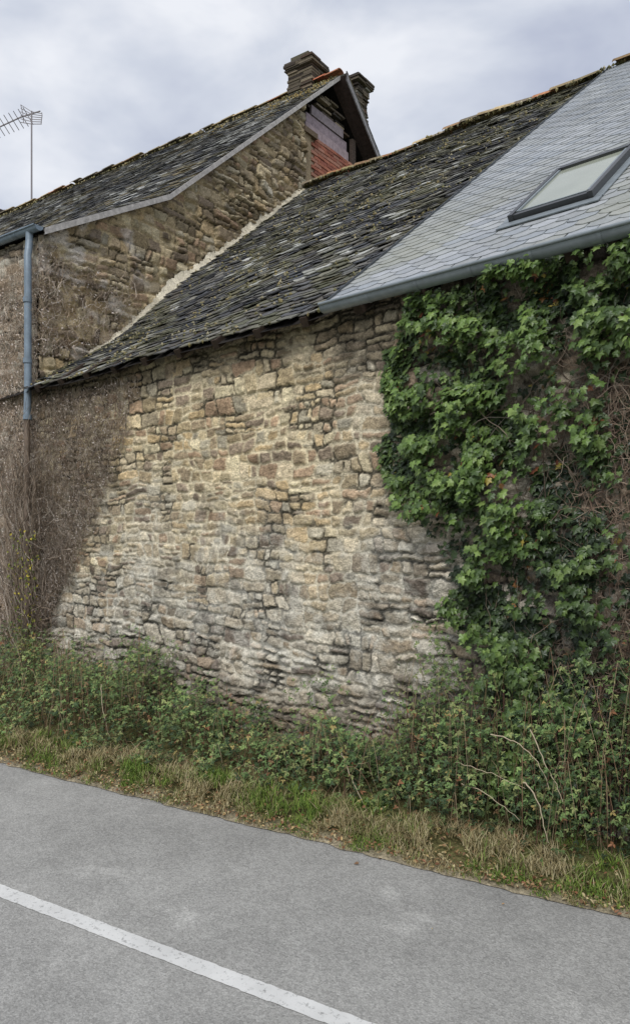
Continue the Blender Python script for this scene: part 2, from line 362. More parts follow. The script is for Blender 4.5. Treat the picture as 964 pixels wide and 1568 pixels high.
# skylight
sky_e=empty('roof_window'); sky_e.parent=barn
AX=np.array([[1,0,0],[0,cb,sb],[0,-sb,cb]])
def onroof(x,y,h): return np.array([x,y,EZ+.05+PT*(y+.18)])+AX[2]*h
xa,xb,ya,yb=6.22,6.80,.42,1.20; xm=(xa+xb)/2; ym=(ya+yb)/2; hl=(yb-ya)/2/cb
boxes('frame',[onroof(xa,ym,.035),onroof(xb,ym,.035),onroof(xm,ya,.03),onroof(xm,yb,.035)],AX,[(.018,hl+.03,.035),(.018,hl+.03,.035),((xb-xa)/2-.018,.022,.03),((xb-xa)/2-.018,.03,.04)],None,M_frame,sky_e)
boxes('flashing',[onroof(xm,ya-.07,.022),onroof(xa-.05,ym,.02),onroof(xb+.05,ym,.02)],AX,[((xb-xa)/2+.08,.045,.004),(.03,hl+.03,.004),(.03,hl+.03,.004)],None,M_zinc,sky_e)
boxes('sash_rim',[onroof(xa+.03,ym,.058),onroof(xb-.03,ym,.058),onroof(xm,ya+.032,.056)],AX,[(.010,hl-.04,.008),(.010,hl-.04,.008),((xb-xa)/2-.045,.008,.008)],None,M_zinc,sky_e)
mg=bpy.data.materials.new('window_glass'); mg.use_nodes=True; p=mg.node_tree.nodes['Principled BSDF']
nn=mg.node_tree.nodes.new('ShaderNodeTexNoise'); nn.inputs['Scale'].default_value=2.5
cr=mg.node_tree.nodes.new('ShaderNodeValToRGB'); cr.color_ramp.elements[0].color=(.26,.28,.22,1); cr.color_ramp.elements[1].color=(.36,.38,.31,1)
mg.node_tree.links.new(nn.outputs['Fac'],cr.inputs[0]); mg.node_tree.links.new(cr.outputs[0],p.inputs['Base Color']); p.inputs['Roughness'].default_value=.12
boxes('glass_pane',[onroof(xm,ym,.05)],AX,[((xb-xa)/2-.019,hl-.023,.003)],None,mg,sky_e)
# ================= HOUSE
house=empty('stone_house')
L0=np.array([-.05,.02,0]); UH=np.array([-.9925,-.1219,0]); VH=np.array([-.1219,.9925,0]); ZZ=np.array([0,0,1.])
PV=np.array([-.02,2.1,6.64]); PZ=np.array([5.66,6.85,10.83]); HV=6.64
def prof(v):
    v=np.minimum(v,2*HV-v); return np.interp(v,PV,PZ)
ps=np.concatenate([[0],np.cumsum(np.hypot(np.diff(PV),np.diff(PZ)))])
def hmap(front=True):
    def f(u,s):
        u=u+0*s; s=s+0*u
        v=np.interp(s,ps,PV); z=np.interp(s,ps,PZ)+.07*(fbm(u/2.1,s/2.0,55,2)-.5)
        z=np.where(s<0,PZ[0]+s*.5,z); v=np.where(s<0,PV[0]+s*.86,v)
        sl=np.where(s<ps[1],.5625,.877); nv=-sl/np.hypot(1,sl); nz=1/np.hypot(1,sl)
        if not front: v=2*HV-v; nv=-nv
        P=L0+u[...,None]*UH+v[...,None]*VH+z[...,None]*ZZ
        return P,nv[...,None]*VH+nz[...,None]*ZZ
    return f
NG=-UH
def gmask(S,Z): return (Z<prof(S)-.03)&~((S>5.62)&(Z>8.0))
stone_wall('gable_wall',L0,VH,NG,8.4,3.3,7.5,.02,15,col_gable,gmask,house,dep=.06,scale=1.35,relief=lambda S,Z:1+.6*sst(2,4,S))
stone_wall('gable_wall_rear',L0+VH*8.4,VH,NG,4.9,0,8,.08,16,col_gable,lambda S,Z:Z<prof(S+8.4)-.05,house)
stone_wall('front_facade',L0,UH,-VH,3.2,0,5.6,.02,17,col_facade,None,house)
stone_wall('front_facade_end',L0+UH*3.18,UH,-VH,11,0,5.6,.06,18,col_facade,None,house)
stone_wall('rear_facade',L0+VH*13.28,UH,VH,14.1,0,5.6,.08,19,col_facade,None,house)
stone_wall('far_gable',L0+UH*14.1,VH,UH,13.28,0,10.8,.08,20,col_facade,lambda S,Z:Z<prof(S)-.05,house)
def col_house(u,s,r):
    n=len(u); c=OLD[r.randint(0,7,n)]*r.uniform(.75,1.3,n)[:,None]
    moss=sst(.55,.7,fbm(u/.6,s/.6,32,4)+r.uniform(-.12,.12,n))*.6+.6*sst(ps[2]-1.6,ps[2]-.2,s)*sst(3.5,.5,u)
    c=mixw(c,A((118,112,84),(138,122,82),(124,120,102))[r.randint(0,3,n)],np.clip(moss,0,.9))
    li=(r.rand(n)<.07+.3*sst(.45,.62,fbm(u/.9,s/.7,42,3)))
    c[li]=A((154,154,150),(176,176,172),(134,134,128))[r.randint(0,3,li.sum())]
    return c
slates('front_slate_roof',hmap(True),-.14,14.2,ps[2],.22,.11,.9,col_house,M_slate,house,seed=13,lift=.018)
slates('rear_slate_roof',hmap(False),-.11,14.2,ps[2],.24,.12,.8,col_house,M_slate,house,seed=14)
sheet('front_roof_deck',hmap(True),-.13,14.2,ps[2],-.03,M_dark,house,30,40)
sheet('rear_roof_deck',hmap(False),-.13,14.2,ps[2],-.03,M_dark,house,30,40)
ap=L0+VH*HV+ZZ*(PZ[2]+.03)
ridge_tiles('ridge_tiles',ap+UH*.6,ap+UH*14.2,.33,.11,RC,house,VH,.014,None,5)
ridge_tiles('end_ridge_tile',ap-UH*.18+ZZ*.02,ap+UH*.6+ZZ*.02,.33,.11,A((176,108,80),(168,114,86)),house,VH,.004,None,6)
n=420; u=rng.uniform(-.1,3.0,n)**1.0; v=HV-np.abs(rng.normal(0,.45,n)); P=L0+u[:,None]*UH+v[:,None]*VH+(prof(v)+.02)[:,None]*ZZ; tufts('ridge_lichen',P,A((150,130,80),(136,118,74),(122,112,80),(160,146,104))[rng.integers(0,4,n)],house,(.010,.032))
n=700; u=rng.uniform(0,14,n); v=HV-np.abs(rng.normal(0,.12,n)); P=L0+u[:,None]*UH+v[:,None]*VH+(prof(v)+.05)[:,None]*ZZ; tufts('ridge_moss_house',P,MC[rng.integers(0,5,n)],house,(.010,.03))
def board(name,pts,u0,u1,zt,zb,col):
    V=[];F=[]
    for v,z in pts:
        for u in (u0,u1):
            for dz in (zt,zb): V.append(L0+u*UH+v*VH+(z+dz)*ZZ)
    for i in range(len(pts)-1):
        b=i*4; F+=[(b,b+1,b+5,b+4),(b+2,b+3,b+7,b+6),(b,b+2,b+6,b+4),(b+1,b+3,b+7,b+5)]
    V=np.array(V)
    return mk(name,V,F,np.broadcast_to(col,(len(V),3)),M_wood,house)
prL=[(PV[0],PZ[0]),(2.1,6.85),(HV,10.83)]
board('barge_board_front',prL,-.145,-.165,.0,-.085,L(176,172,168))
prR=[(HV,10.83),(2*HV-2.1,6.85),(2*HV+.02,5.66)]
board('barge_board_rear',prR,-.30,-.325,.04,-.15,L(142,140,142))
board('soffit_rear',prR,-.30,.05,-.03,-.06,L(82,70,66))
board('soffit_front',prL,-.145,.05,-.05,-.07,L(80,70,62))
slates('verge_slates',hmap(False),-.34,-.12,ps[2],.11,.12,.5,col_house,M_slate,house,seed=24)
def hp(u,v,z): return L0+u*UH+v*VH+z*ZZ
V=[hp(.3,5.4,7.6),hp(.3,9.2,7.6),hp(.3,9.2,8.7),hp(.3,HV,10.8),hp(.3,5.4,9.7)]
mk('loft_recess',V,[(0,1,2),(0,2,3),(0,3,4)],None,M_dark,house)
HAX=np.array([VH,ZZ,NG])
br=[];bh=[];bc=[]
for r_ in range(19):
    z=8.04+r_*.071
    for c_ in range(7):
        v=5.86+(c_+.5*(r_%2))*.215
        if v>7.2: continue
        br.append(hp(.02+rng.uniform(-.006,.006),v+.1,z+.03)); bh.append((.1,.029,.05)); bc.append(A((158,100,82),(168,110,90),(146,92,78),(174,126,108))[rng.integers(4)]*rng.uniform(.75,1.1))
boxes('brick_infill',br,HAX,bh,np.array(bc),M_brick,house)
boxes('brick_mortar',[hp(.06,6.55,8.7)],HAX,[(.78,.68,.06)],L(170,150,130),M_brick,house)
boxes('loft_planks',[hp(.0,6.42,9.46),hp(.02,6.42,9.66),hp(.0,6.42,9.86)],HAX,[(.74,.095,.02),(.7,.095,.02),(.55,.09,.02)],A((158,142,146),(146,132,138),(136,126,130)),M_wood,house)
boxes('loft_jamb',[hp(.02,5.72,8.7),hp(-.01,5.78,9.36),hp(.0,7.35,9.4)],HAX,[(.1,.7,.06),(.2,.05,.08),(.06,.5,.04)],A((148,132,108),(110,96,80),(80,70,64)),M_stone,house)
k_=[];kh=[];kc=[]
for i in range(26):
    v=rng.uniform(6.0,7.2); z=9.98+rng.uniform(0,.5)
    if z>prof(v)-.15: continue
    k_.append(hp(.05+rng.uniform(0,.1),v,z)); kh.append((rng.uniform(.1,.2),.018,.05)); kc.append(DRK[rng.integers(9)]*.7)
boxes('loft_slate_packing',k_,HAX,kh,np.array(kc),M_stone,house)
vs=np.linspace(.7,5.7,220); f=rmap(True,0,True)
xg=-.05-.1219*vs
Pj,_=f(xg,(vs+.18)/cb); wn=(.03+.12*fbm(vs/.22,vs*0,3,3))*(.45+.55*sst(1.2,2.2,vs))
a0=np.stack([xg+.045,vs,Pj[:,2]+wn*1.5],-1); a1=np.stack([xg+.07,vs,Pj[:,2]+wn*.7+.02],-1); a2=np.stack([xg+.08+wn*.8,vs,Pj[:,2]+.035],-1); a3=np.stack([xg+.09+wn*.85,vs,Pj[:,2]-.03],-1)
V=np.stack([a0,a1,a2,a3],1); V+=rng.normal(0,.010,V.shape); idx=np.arange(V.shape[0]*4).reshape(-1,4)
F=np.concatenate([np.stack([idx[:-1,k],idx[1:,k],idx[1:,k+1],idx[:-1,k+1]],-1) for k in range(3)])
cc=L(200,192,172)*(.45+.85*fbm(vs/.1,vs*0+3,8,3))[:,None]; mk('mortar_flashing',V,F,np.repeat(cc,4,0),M_stone,house,True)
def chimney(name,uc,vc,hu,hv,z0,z1,seed,cap=True,flare=.0):
    r=np.random.RandomState(seed); C=[];H=[];K=[]; z=z0; HA=np.array([VH,UH,ZZ])
    while z<z1:
        h=r.uniform(.025,.06); top=(z1-z)<.16
        e=(.05 if (top and cap) else 0)+flare*sst(z1-.5,z1,z)
        a=r.uniform(-.3,.3); b=r.uniform(-.3,.3)
        for sv in (-1,1):
            for su in (-1,1):
                v0=a*hv if sv>0 else -hv-e+r.uniform(-.025,.025); v1=a*hv if sv<0 else hv+e+r.uniform(-.025,.025)
                u0=b*hu if su>0 else -hu-e+r.uniform(-.025,.025); u1=b*hu if su<0 else hu+e+r.uniform(-.025,.025)
                C.append(hp(uc+(u0+u1)/2,vc+(v0+v1)/2,z+h/2)); H.append(((v1-v0)/2-.002,(u1-u0)/2-.002,h/2-.003))
                q=GREY if r.rand()<.2 else DRK
                K.append(q[r.randint(9)]*r.uniform(.28,.62))
        z+=h
    return boxes(name,C,HA,H,np.array(K),M_stone,house)
chimney('chimney_stack_front',.72,6.75,.30,.27,10.3,11.38,1)
boxes('chimney_cap_front',[hp(.72,6.75,11.44)],np.array([VH,UH,ZZ]),[(.27,.22,.05)],L(92,88,74),M_stone,house)
chimney('chimney_stack_rear',.45,8.15,.2,.22,9.2,11.62,2,True,.05)
chimney('chimney_stack_far',12.3,6.9,.35,.3,10.3,11.2,3)
go=L0-VH*.10+ZZ*5.66
gutter('house_gutter',go-UH*.16,UH,14.2,.06,-VH,M_pipe,house)
def pipe(name,pts,r,mat,parent): return tubes(name,[pts],np.array([r]),None,mat,parent,sides=12,taper=1,smooth=True)
q=lambda u,v,z:hp(u,v,z)
pipe('downpipe',[q(.04,-.10,5.62),q(.04,-.10,5.55),q(.03,-.11,5.45),q(-.0,-.15,5.3),q(-.02,-.16,5.15),q(-.02,-.16,4.9),q(-.02,-.16,4.2),q(-.02,-.16,3.6),q(-.02,-.17,3.3)],.045,M_pipe,house)
pipe('downpipe_lower',[q(-.02,-.17,3.32),q(-.02,-.17,2.2),q(-.02,-.17,1.2),q(-.02,-.17,.05)],.038,M_iron,house)
for i,z in enumerate((4.75,4.0,3.3)): pipe('downpipe_collar_%d'%i,[q(-.02,-.165,z-.03),q(-.02,-.165,z+.03)],.054,M_pipe,house)
# ================= ANTENNA
ant=empty('tv_antenna')
ab=hp(10.6,7.0,10.4); top=ab+ZZ*3.35
lat=np.array([.74,.6727,0]); dep_=np.array([-.6727,.74,0])
tubes('mast',[[ab,ab+ZZ*1.6,top]],np.array([.028]),None,M_metal,ant,6,.8)
bo=top-ZZ*.12
tubes('boom',[[bo-lat*1.1-ZZ*.42,bo-lat*.3-ZZ*.05,bo+lat*.25+ZZ*.12]],np.array([.02]),None,M_metal,ant,5,1)
els=[]
for t in np.linspace(-1.05,-.1,8):
    c=bo+lat*t+ZZ*(t*.4+.02); els.append([c-lat*.07+ZZ*.14-dep_*.2,c,c+lat*.07-ZZ*.14+dep_*.2])
tubes('elements',els,np.full(8,.010),None,M_metal,ant,4,1)
rf=bo+lat*.05
tubes('reflector',[[rf+lat*(-.36+.0*k)+ZZ*(.30-.10*k),rf+lat*(-.05)+ZZ*(.1-.07*k),rf+lat*(.24)+ZZ*(.05-.06*k)] for k in range(0,6)]+[[rf-lat*.36+ZZ*.3,rf-lat*.3+ZZ*.05,rf-lat*.28-ZZ*.2],[rf+lat*.24+ZZ*.08,rf+lat*.25,rf+lat*.22-ZZ*.25]],np.full(8,.011),None,M_metal,ant,4,1)
# ================= GROUND / ROAD
def edge(x):
    x=np.asarray(x,float); y=-1.05+.2176*(x-5.71)
    return np.where(x>8.0,np.minimum(y,-.551),y)
gmat=mat_vc('soil',.95,6,.4,.8,40,.1,n2s=70,n2a=.45,bdist=.02)
def grid(name,xs,ys_fn,nt,zf,colf,mat,parent=None):
    X,T=np.meshgrid(xs,np.linspace(0,1,nt),indexing='ij'); y0,y1=ys_fn(X); Y=y0+(y1-y0)*T; Z=zf(X,Y,T)
    idx=np.arange(X.size).reshape(X.shape); F=np.stack([idx[:-1,:-1],idx[1:,:-1],idx[1:,1:],idx[:-1,1:]],-1).reshape(-1,4)
    return mk(name,np.stack([X,Y,Z],-1),F,colf(X,Y,T).reshape(-1,3),mat,parent,True)
mk('ground',[(-250,-250,-.02),(250,-250,-.02),(250,250,-.02),(-250,250,-.02)],[(0,1,2,3)],np.broadcast_to(L(96,104,62),(4,3)),gmat)
grid('verge_soil',np.linspace(-16,14,700),lambda X:(edge(X)-.035+.07*(fbm(X/.15,X*0,3,3)-.5),0*X+.1+np.where(X<0,.1228*X,0)),24,
  lambda X,Y,T:.006+.09*sst(0,.6,T)+.03*fbm(X/.15,Y/.15,9,3)*sst(0,.1,T),
  lambda X,Y,T:mixw(np.broadcast_to(L(150,140,118),X.shape+(3,)),mixw(np.broadcast_to(L(92,82,58),X.shape+(3,)),np.broadcast_to(L(84,88,50),X.shape+(3,)),fbm(X/.2,Y/.1,6,3)),sst(.0,.14,T)),gmat)
ma=bpy.data.materials.new('asphalt'); ma.use_nodes=True; nt=ma.node_tree; N=nt.nodes; K=nt.links; p=N['Principled BSDF']; p.inputs['Roughness'].default_value=.85
tc=N.new('ShaderNodeTexCoord')
def noi(s,d=4,r=.6):
    n=N.new('ShaderNodeTexNoise'); n.inputs['Scale'].default_value=s; n.inputs['Detail'].default_value=d; n.inputs['Roughness'].default_value=r; K.new(tc.outputs['Object'],n.inputs['Vector']); return n.outputs['Fac']
def mrange(x,a,b,c,d):
    m=N.new('ShaderNodeMapRange'); m.inputs[1].default_value=a; m.inputs[2].default_value=b; m.inputs[3].default_value=c; m.inputs[4].default_value=d; K.new(x,m.inputs[0]); return m.outputs[0]
def mul(a,b):
    m=N.new('ShaderNodeMath'); m.operation='MULTIPLY'; K.new(a,m.inputs[0]); K.new(b,m.inputs[1]); return m.outputs[0]
v=N.new('ShaderNodeTexVoronoi'); v.inputs['Scale'].default_value=80; K.new(tc.outputs['Object'],v.inputs['Vector'])
sp=N.new('ShaderNodeSeparateColor'); K.new(v.outputs['Color'],sp.inputs[0])
x=mul(mrange(noi(.7,3),.3,.7,.86,1.12),mrange(noi(4,4,.7),.3,.7,.88,1.12)); x=mul(x,mrange(sp.outputs[0],0,1,.82,1.18)); x=mul(x,mrange(noi(120,2),.3,.7,.78,1.22))
x=mul(x,mrange(noi(14,5,.85),.28,.37,.4,1.0)); x=mul(x,mrange(noi(1.7,5,.72),.60,.70,1.0,1.3))
vm=N.new('ShaderNodeVectorMath'); vm.operation='SCALE'; vm.inputs[0].default_value=tuple(L(150,149,145)); K.new(x,vm.inputs['Scale']); K.new(vm.outputs[0],p.inputs['Base Color'])
b=N.new('ShaderNodeBump'); b.inputs['Strength'].default_value=.7; b.inputs['Distance'].default_value=.006; K.new(noi(90,2),b.inputs['Height']); K.new(b.outputs[0],p.inputs['Normal'])
road=grid('road',np.concatenate([[-80,-40],np.linspace(-16,14,400),[60]]),lambda X:(edge(X)-6.5,edge(X)+.0+.03*(fbm(X/.12,X*0,13,3)-.5)),6,lambda X,Y,T:0*X,lambda X,Y,T:np.broadcast_to(L(148,148,146),X.shape+(3,)),ma)
ml=bpy.data.materials.new('worn_white_paint'); ml.use_nodes=True; nt=ml.node_tree; N=nt.nodes; K=nt.links; p=N['Principled BSDF']; p.inputs['Roughness'].default_value=.7
tc=N.new('ShaderNodeTexCoord')
x=mul(mrange(noi(34,5,.85),.37,.45,.5,1.0),mrange(noi(4,3),.3,.7,.85,1.05))
vm=N.new('ShaderNodeVectorMath'); vm.operation='SCALE'; vm.inputs[0].default_value=(.66,.66,.64); K.new(x,vm.inputs['Scale']); K.new(vm.outputs[0],p.inputs['Base Color'])
cl=lambda X:edge(np.minimum(X,30))-1.45
grid('centre_line',np.linspace(-16,9,1200),lambda X:(cl(X)-.049+.010*(fbm(X/.03,X*0,3,3)-.5),cl(X)+.047+.010*(fbm(X/.03,X*0+7,4,3)-.5)),3,lambda X,Y,T:0*X+.004,lambda X,Y,T:np.ones(X.shape+(3,)),ml,road)
# ================= IVY
ivy=empty('climbing_ivy')
IP=[(5.73,3.62),(7.2,3.66),(9.5,3.66),(9.5,.3),(6.4,.3),(6.31,.68),(6.21,1.06),(6.09,1.45),(5.96,1.68),(5.79,1.98),(5.53,2.1),(5.44,2.49),(5.42,3.25),(5.6,3.42)]
n=66000; px=rng.uniform(5.3,9.4,n); pz=rng.uniform(.3,3.66,n)
wxn=px+.24*(fbm(px/.2,pz/.2,1,3)-.5); wzn=pz+.24*(fbm(px/.2,pz/.2,2,3)-.5)
k=inpoly(wxn,wzn,IP)
dn=fbm(px/.26,pz/.22,21,3)
dens=np.where(dn<.39,.16,1.0)
dens*=1-.98*np.exp(-(((px-6.88)/.11)**2+((pz-3.08)/.27)**2)**2)
dens*=1-.8*sst(6.96,7.14,px+(dn-.5)*.5)*sst(3.15,2.9,pz)*sst(7.9,7.6,px)
dens*=1-.35*sst(1.6,1.1,pz+(dn-.5)*.8)
k&=rng.random(n)<dens; px=px[k];pz=pz[k];n=len(px)
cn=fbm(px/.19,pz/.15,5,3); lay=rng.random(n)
dy=.04+.28*sst(.28,.74,cn)*(.3+.7*lay)+rng.uniform(0,.04,n)
bul=.5+.5*sst(5.4,5.9,px); P=np.stack([px,-dy*bul,pz],-1)
nr=np.stack([rng.normal(0,.4,n)-.1,-1+0*px,.5+rng.normal(0,.4,n)],-1)
tp=np.stack([rng.normal(0,.5,n),rng.normal(0,.2,n),-1+0*px],-1)
GR=A((112,140,66),(92,118,56),(72,94,48),(54,72,42),(44,58,38),(130,154,82))
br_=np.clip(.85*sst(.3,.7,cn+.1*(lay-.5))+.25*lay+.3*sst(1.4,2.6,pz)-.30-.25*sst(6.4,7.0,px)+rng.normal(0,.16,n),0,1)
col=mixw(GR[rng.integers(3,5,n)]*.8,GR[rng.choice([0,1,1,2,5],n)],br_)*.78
rm=fbm(px/.16,pz/.16,61,2); rd=rng.random(n)<(.012+.35*sst(.64,.8,rm)); rd&=(lay<.6)
col[rd]=A((126,80,54),(110,66,50),(146,104,62),(110,90,58),(150,136,66))[rng.integers(0,5,rd.sum())]
leaves('ivy_leaves',P,nr,tp,rng.uniform(.028,.058,n)*(.85+.3*lay),col,T_IVY,M_leaf,ivy)
def walk(n,k,x0,z0,step,dirz,y,jit,seed):
    r=np.random.RandomState(seed); P=np.zeros((n,k,3)); P[:,0,0]=x0;P[:,0,2]=z0;P[:,0,1]=y
    ang=r.normal(0,.35,n)+ (0 if dirz>0 else np.pi)
    for i in range(1,k):
        ang=ang+r.normal(0,jit,n); P[:,i,0]=P[:,i-1,0]+np.sin(ang)*step; P[:,i,2]=np.maximum(P[:,i-1,2]+np.cos(ang)*step,.03); P[:,i,1]=P[:,i-1,1]+r.normal(0,.012,n)
    return P
TW=A((160,142,122),(136,120,104),(180,164,146),(118,104,92),(194,182,168))
n=700; P=walk(n,12,rng.uniform(6.3,9.2,n),rng.uniform(.1,3.0,n),.07,1,-.07+rng.uniform(-.05,.04,n),.3,3)
tubes('ivy_stems',P,rng.uniform(.002,.005,n),TW[rng.integers(0,5,n)]*.6,M_twig,ivy)
n=2200; P=walk(n,8,rng.uniform(6.9,7.9,n),rng.uniform(.5,3.1,n),.045,1,-.09+rng.uniform(-.05,.04,n),.8,4)
tubes('dry_ivy_stems',P,rng.uniform(.0010,.0028,n),A((150,130,112),(136,114,100),(170,152,134))[rng.integers(0,3,n)],M_twig,ivy)
# ================= DRY CREEPER
dc=empty('dry_creeper')
def creeper(tag,n,k,x0,z0,step,toP,seed,colm=1.0,rad=(.0015,.004),jit=.45,dirz=1):
    P=walk(n,k,x0,z0,step,dirz,0,jit,seed); dd=np.random.RandomState(seed).uniform(.03,.09,n)[:,None]+P[:,:,1]
    W=toP(P[...,0],dd,P[...,2]); tubes(tag,W,rng.uniform(*rad,n),TW[rng.integers(0,5,n)]*colm*rng.uniform(.65,1.25,(n,1)),M_twig,dc)
mainP=lambda a,d,z:np.stack([a,-d,z],-1)
facP=lambda a,d,z:L0+a[...,None]*UH-d[...,None]*VH+z[...,None]*ZZ
gabP=lambda a,d,z:L0+a[...,None]*VH+d[...,None]*NG+z[...,None]*ZZ
ZB=[.7,.93,1.39,2.0,2.7,3.3]; XBn=[.2,.4,.85,1.35,1.85,2.15]
n=5200; z0=rng.uniform(.7,3.5,n); x0=rng.uniform(0,1,n)**.9*np.interp(z0,ZB,XBn)+rng.normal(0,.06,n)
creeper('creeper_stems_barn',n,6,x0,z0,.04,mainP,5,.70,jit=.9,rad=(.0012,.0032))
n=4200; creeper('creeper_stems_house',n,7,rng.uniform(-.05,1.9,n),rng.uniform(.4,5.2,n),.05,facP,6,1.35,jit=.8,rad=(.0012,.0035))
n=700; v0=rng.uniform(0,1,n)**1.7*1.6; creeper('creeper_stems_gable',n,6,v0,rng.uniform(4.1,5.4,n),.05,gabP,7,1.15,jit=.8)
n=200; creeper('creeper_vines',n,14,rng.uniform(-.1,.3,n),rng.uniform(.1,2.2,n),.08,lambda a,d,z:mainP(a,d*1.5+.02,z),8,.75,(.002,.005),.3)
n=260; creeper('hanging_vines',n,16,rng.uniform(-.1,.4,n)**1.0,rng.uniform(.1,2.4,n),.09,lambda a,d,z:facP(a,d*1.5+.1,z),9,.7,(.002,.005),.25)
def dryleaf(tag,P,N0,cols,size,seed):
    n=len(P); leaves(tag,P,N0+rng.normal(0,.5,(n,3)),rng.normal(0,1,(n,3)),rng.uniform(*size,n),cols[rng.integers(0,len(cols),n)]*rng.uniform(.7,1.2,(n,1)),T_OVAL,M_twig,dc)
DL=A((190,178,166),(166,154,142),(142,126,112),(204,194,186),(120,106,92))
n=4600; z0=rng.uniform(.8,3.5,n); a=rng.random(n)**.9*np.interp(z0,ZB,XBn)+rng.normal(0,.07,n); a=np.maximum(a,-.02); dryleaf('creeper_dry_leaves_barn',mainP(a,rng.uniform(.04,.11,n),z0),np.array([0,-1,.3]),DL*.82,(.010,.026),1)
n=7500; dryleaf('creeper_dry_leaves_house',facP(rng.uniform(-.05,1.9,n),rng.uniform(.03,.12,n),rng.uniform(.6,5.2,n)),-VH+ZZ*.3,DL*1.15,(.012,.034),2)
n=800; dryleaf('creeper_dry_leaves_gable',gabP(rng.random(n)**1.7*1.5,rng.uniform(.03,.1,n),rng.uniform(4.1,5.4,n)),NG+ZZ*.3,DL,(.015,.04),3)
n=520; a=rng.uniform(-.3,.28,n); dryleaf('creeper_yellow_leaves',mainP(a,rng.uniform(.1,.28,n),rng.uniform(.3,1.9,n)),np.array([0,-1,.3]),A((170,156,70),(130,130,60),(90,110,50),(110,116,60)),(.025,.05),4)
# ================= BRAMBLES
bram=empty('bramble_hedge')
HX=[-6,-1,0,1.5,2.2,2.8,3.3,4,4.4,4.9,5.3,5.6,6.1,6.6,7,8,10,14]; HH=[.58,.58,.54,.54,.70,.74,.48,.40,.30,.38,.42,.6,.95,1.05,1.0,.95,.8,.6]
def bush(n,xr,seed):
    r=np.random.RandomState(seed); x=r.uniform(*xr,n); fr=edge(x)+.12+.42*fbm(x/.22,x*0,17,3); wl=np.where(x<0,.1228*x,0)-.03
    t=r.random(n)**.9; y=fr+(wl-fr)*t
    H=np.interp(x,HX,HH)*(.22+1.7*fbm(x/.26,y/.26,71,3)**1.4)*(.35+.65*sst(0,.4,t))
    z=H*(1-r.random(n)**1.7*.95)+.03
    return x,y,z,H,t,r
x,y,z,H,t,r=bush(54000,(-3,10),5)
gap=fbm(x/.12+3,y/.12+z/.16,91,3); k=(gap>.42)|(r.rand(len(x))<.12)
x,y,z,H,t=[q_[k] for q_ in (x,y,z,H,t)]; n=len(x)
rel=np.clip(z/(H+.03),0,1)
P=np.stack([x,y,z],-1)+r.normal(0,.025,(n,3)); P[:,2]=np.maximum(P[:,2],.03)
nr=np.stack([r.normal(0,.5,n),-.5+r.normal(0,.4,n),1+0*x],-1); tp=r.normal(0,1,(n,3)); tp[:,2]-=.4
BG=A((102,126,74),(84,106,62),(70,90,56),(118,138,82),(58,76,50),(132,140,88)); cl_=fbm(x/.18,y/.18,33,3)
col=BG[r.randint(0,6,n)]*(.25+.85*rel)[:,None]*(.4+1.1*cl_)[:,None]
yd=r.rand(n)<.05; col[yd]=A((160,144,90),(124,100,70),(134,94,66))[r.randint(0,3,yd.sum())]
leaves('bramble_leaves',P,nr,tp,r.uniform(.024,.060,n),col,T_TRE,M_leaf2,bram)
n=1500; x,y,z,H,t,r=bush(n,(-3,10),6)
P=np.zeros((n,9,3)); ang=r.uniform(0,2*np.pi,n); ln=r.uniform(.15,.5,n)
for i in range(9):
    s_=i/8; P[:,i,0]=x+np.cos(ang)*ln*s_; P[:,i,1]=np.clip(y+np.sin(ang)*ln*s_*.5,edge(x)+.12,-.03); P[:,i,2]=.03+H*1.1*np.sin(s_*2.6)*r.uniform(.93,1.07,n)
tubes('bramble_canes',P,r.uniform(.0012,.0032,n),A((130,104,82),(102,104,68),(156,138,112),(100,76,64))[r.randint(0,4,n)],M_twig,bram)
sp_=[]
for (sx,sh,cnt) in [(.2,.8,160),(.8,.75,160),(1.5,.75,160),(2.3,.95,220),(2.7,.8,150),(2.95,.9,180),(3.6,.6,90),(4.75,.75,90),(5.0,.9,150),(5.5,.65,120),(6.0,1.35,360),(6.15,1.1,300),(6.45,1.2,260),(6.9,1.15,260),(5.75,.85,180),(7.05,1.25,200)]:
    a=rng.random(cnt); sp_.append(np.stack([sx+rng.normal(0,.12,cnt)*(1.2-a*.6),-.25+rng.normal(0,.1,cnt),a*sh],-1))
P=np.concatenate(sp_); P[:,1]=np.minimum(P[:,1],-.06); n=len(P)
leaves('bramble_sprigs',P,np.array([0,-.7,.8])+rng.normal(0,.45,(n,3)),rng.normal(0,1,(n,3)),rng.uniform(.025,.05,n),BG[rng.choice([0,1,3,3,5],n)]*rng.uniform(.6,1.1,(n,1)),T_TRE,M_leaf2,bram)
db=empty('dead_branches')
def dbr(pts):
    c=np.array([np.array(pts[0])*(1-s)**2+2*np.array(pts[1])*s*(1-s)+np.array(pts[2])*s*s for s in np.linspace(0,1,14)]); return c+rng.normal(0,.004,c.shape)
ps_=[dbr([(6.78,-.55,.50),(6.88,-.58,.50),(6.95,-.6,.22)]),dbr([(6.55,-.5,.72),(6.85,-.55,.76),(6.93,-.55,.5)]),dbr([(6.8,-.5,.80),(6.9,-.52,.62),(7.02,-.55,.45)]),dbr([(5.4,-.55,.38),(5.5,-.6,.3),(5.72,-.65,.08)]),dbr([(6.3,-.5,.5),(6.5,-.55,.52),(6.8,-.58,.48)]),dbr([(6.35,-.52,.38),(6.55,-.55,.40),(6.78,-.6,.30)]),dbr([(2.9,-.9,.55),(3.0,-1.0,.45),(3.2,-1.0,.15)])]
tubes('bare_branch_stems',np.array(ps_),np.array([.005,.004,.004,.005,.003,.0035,.004]),L(176,162,138),M_twig,db,5)
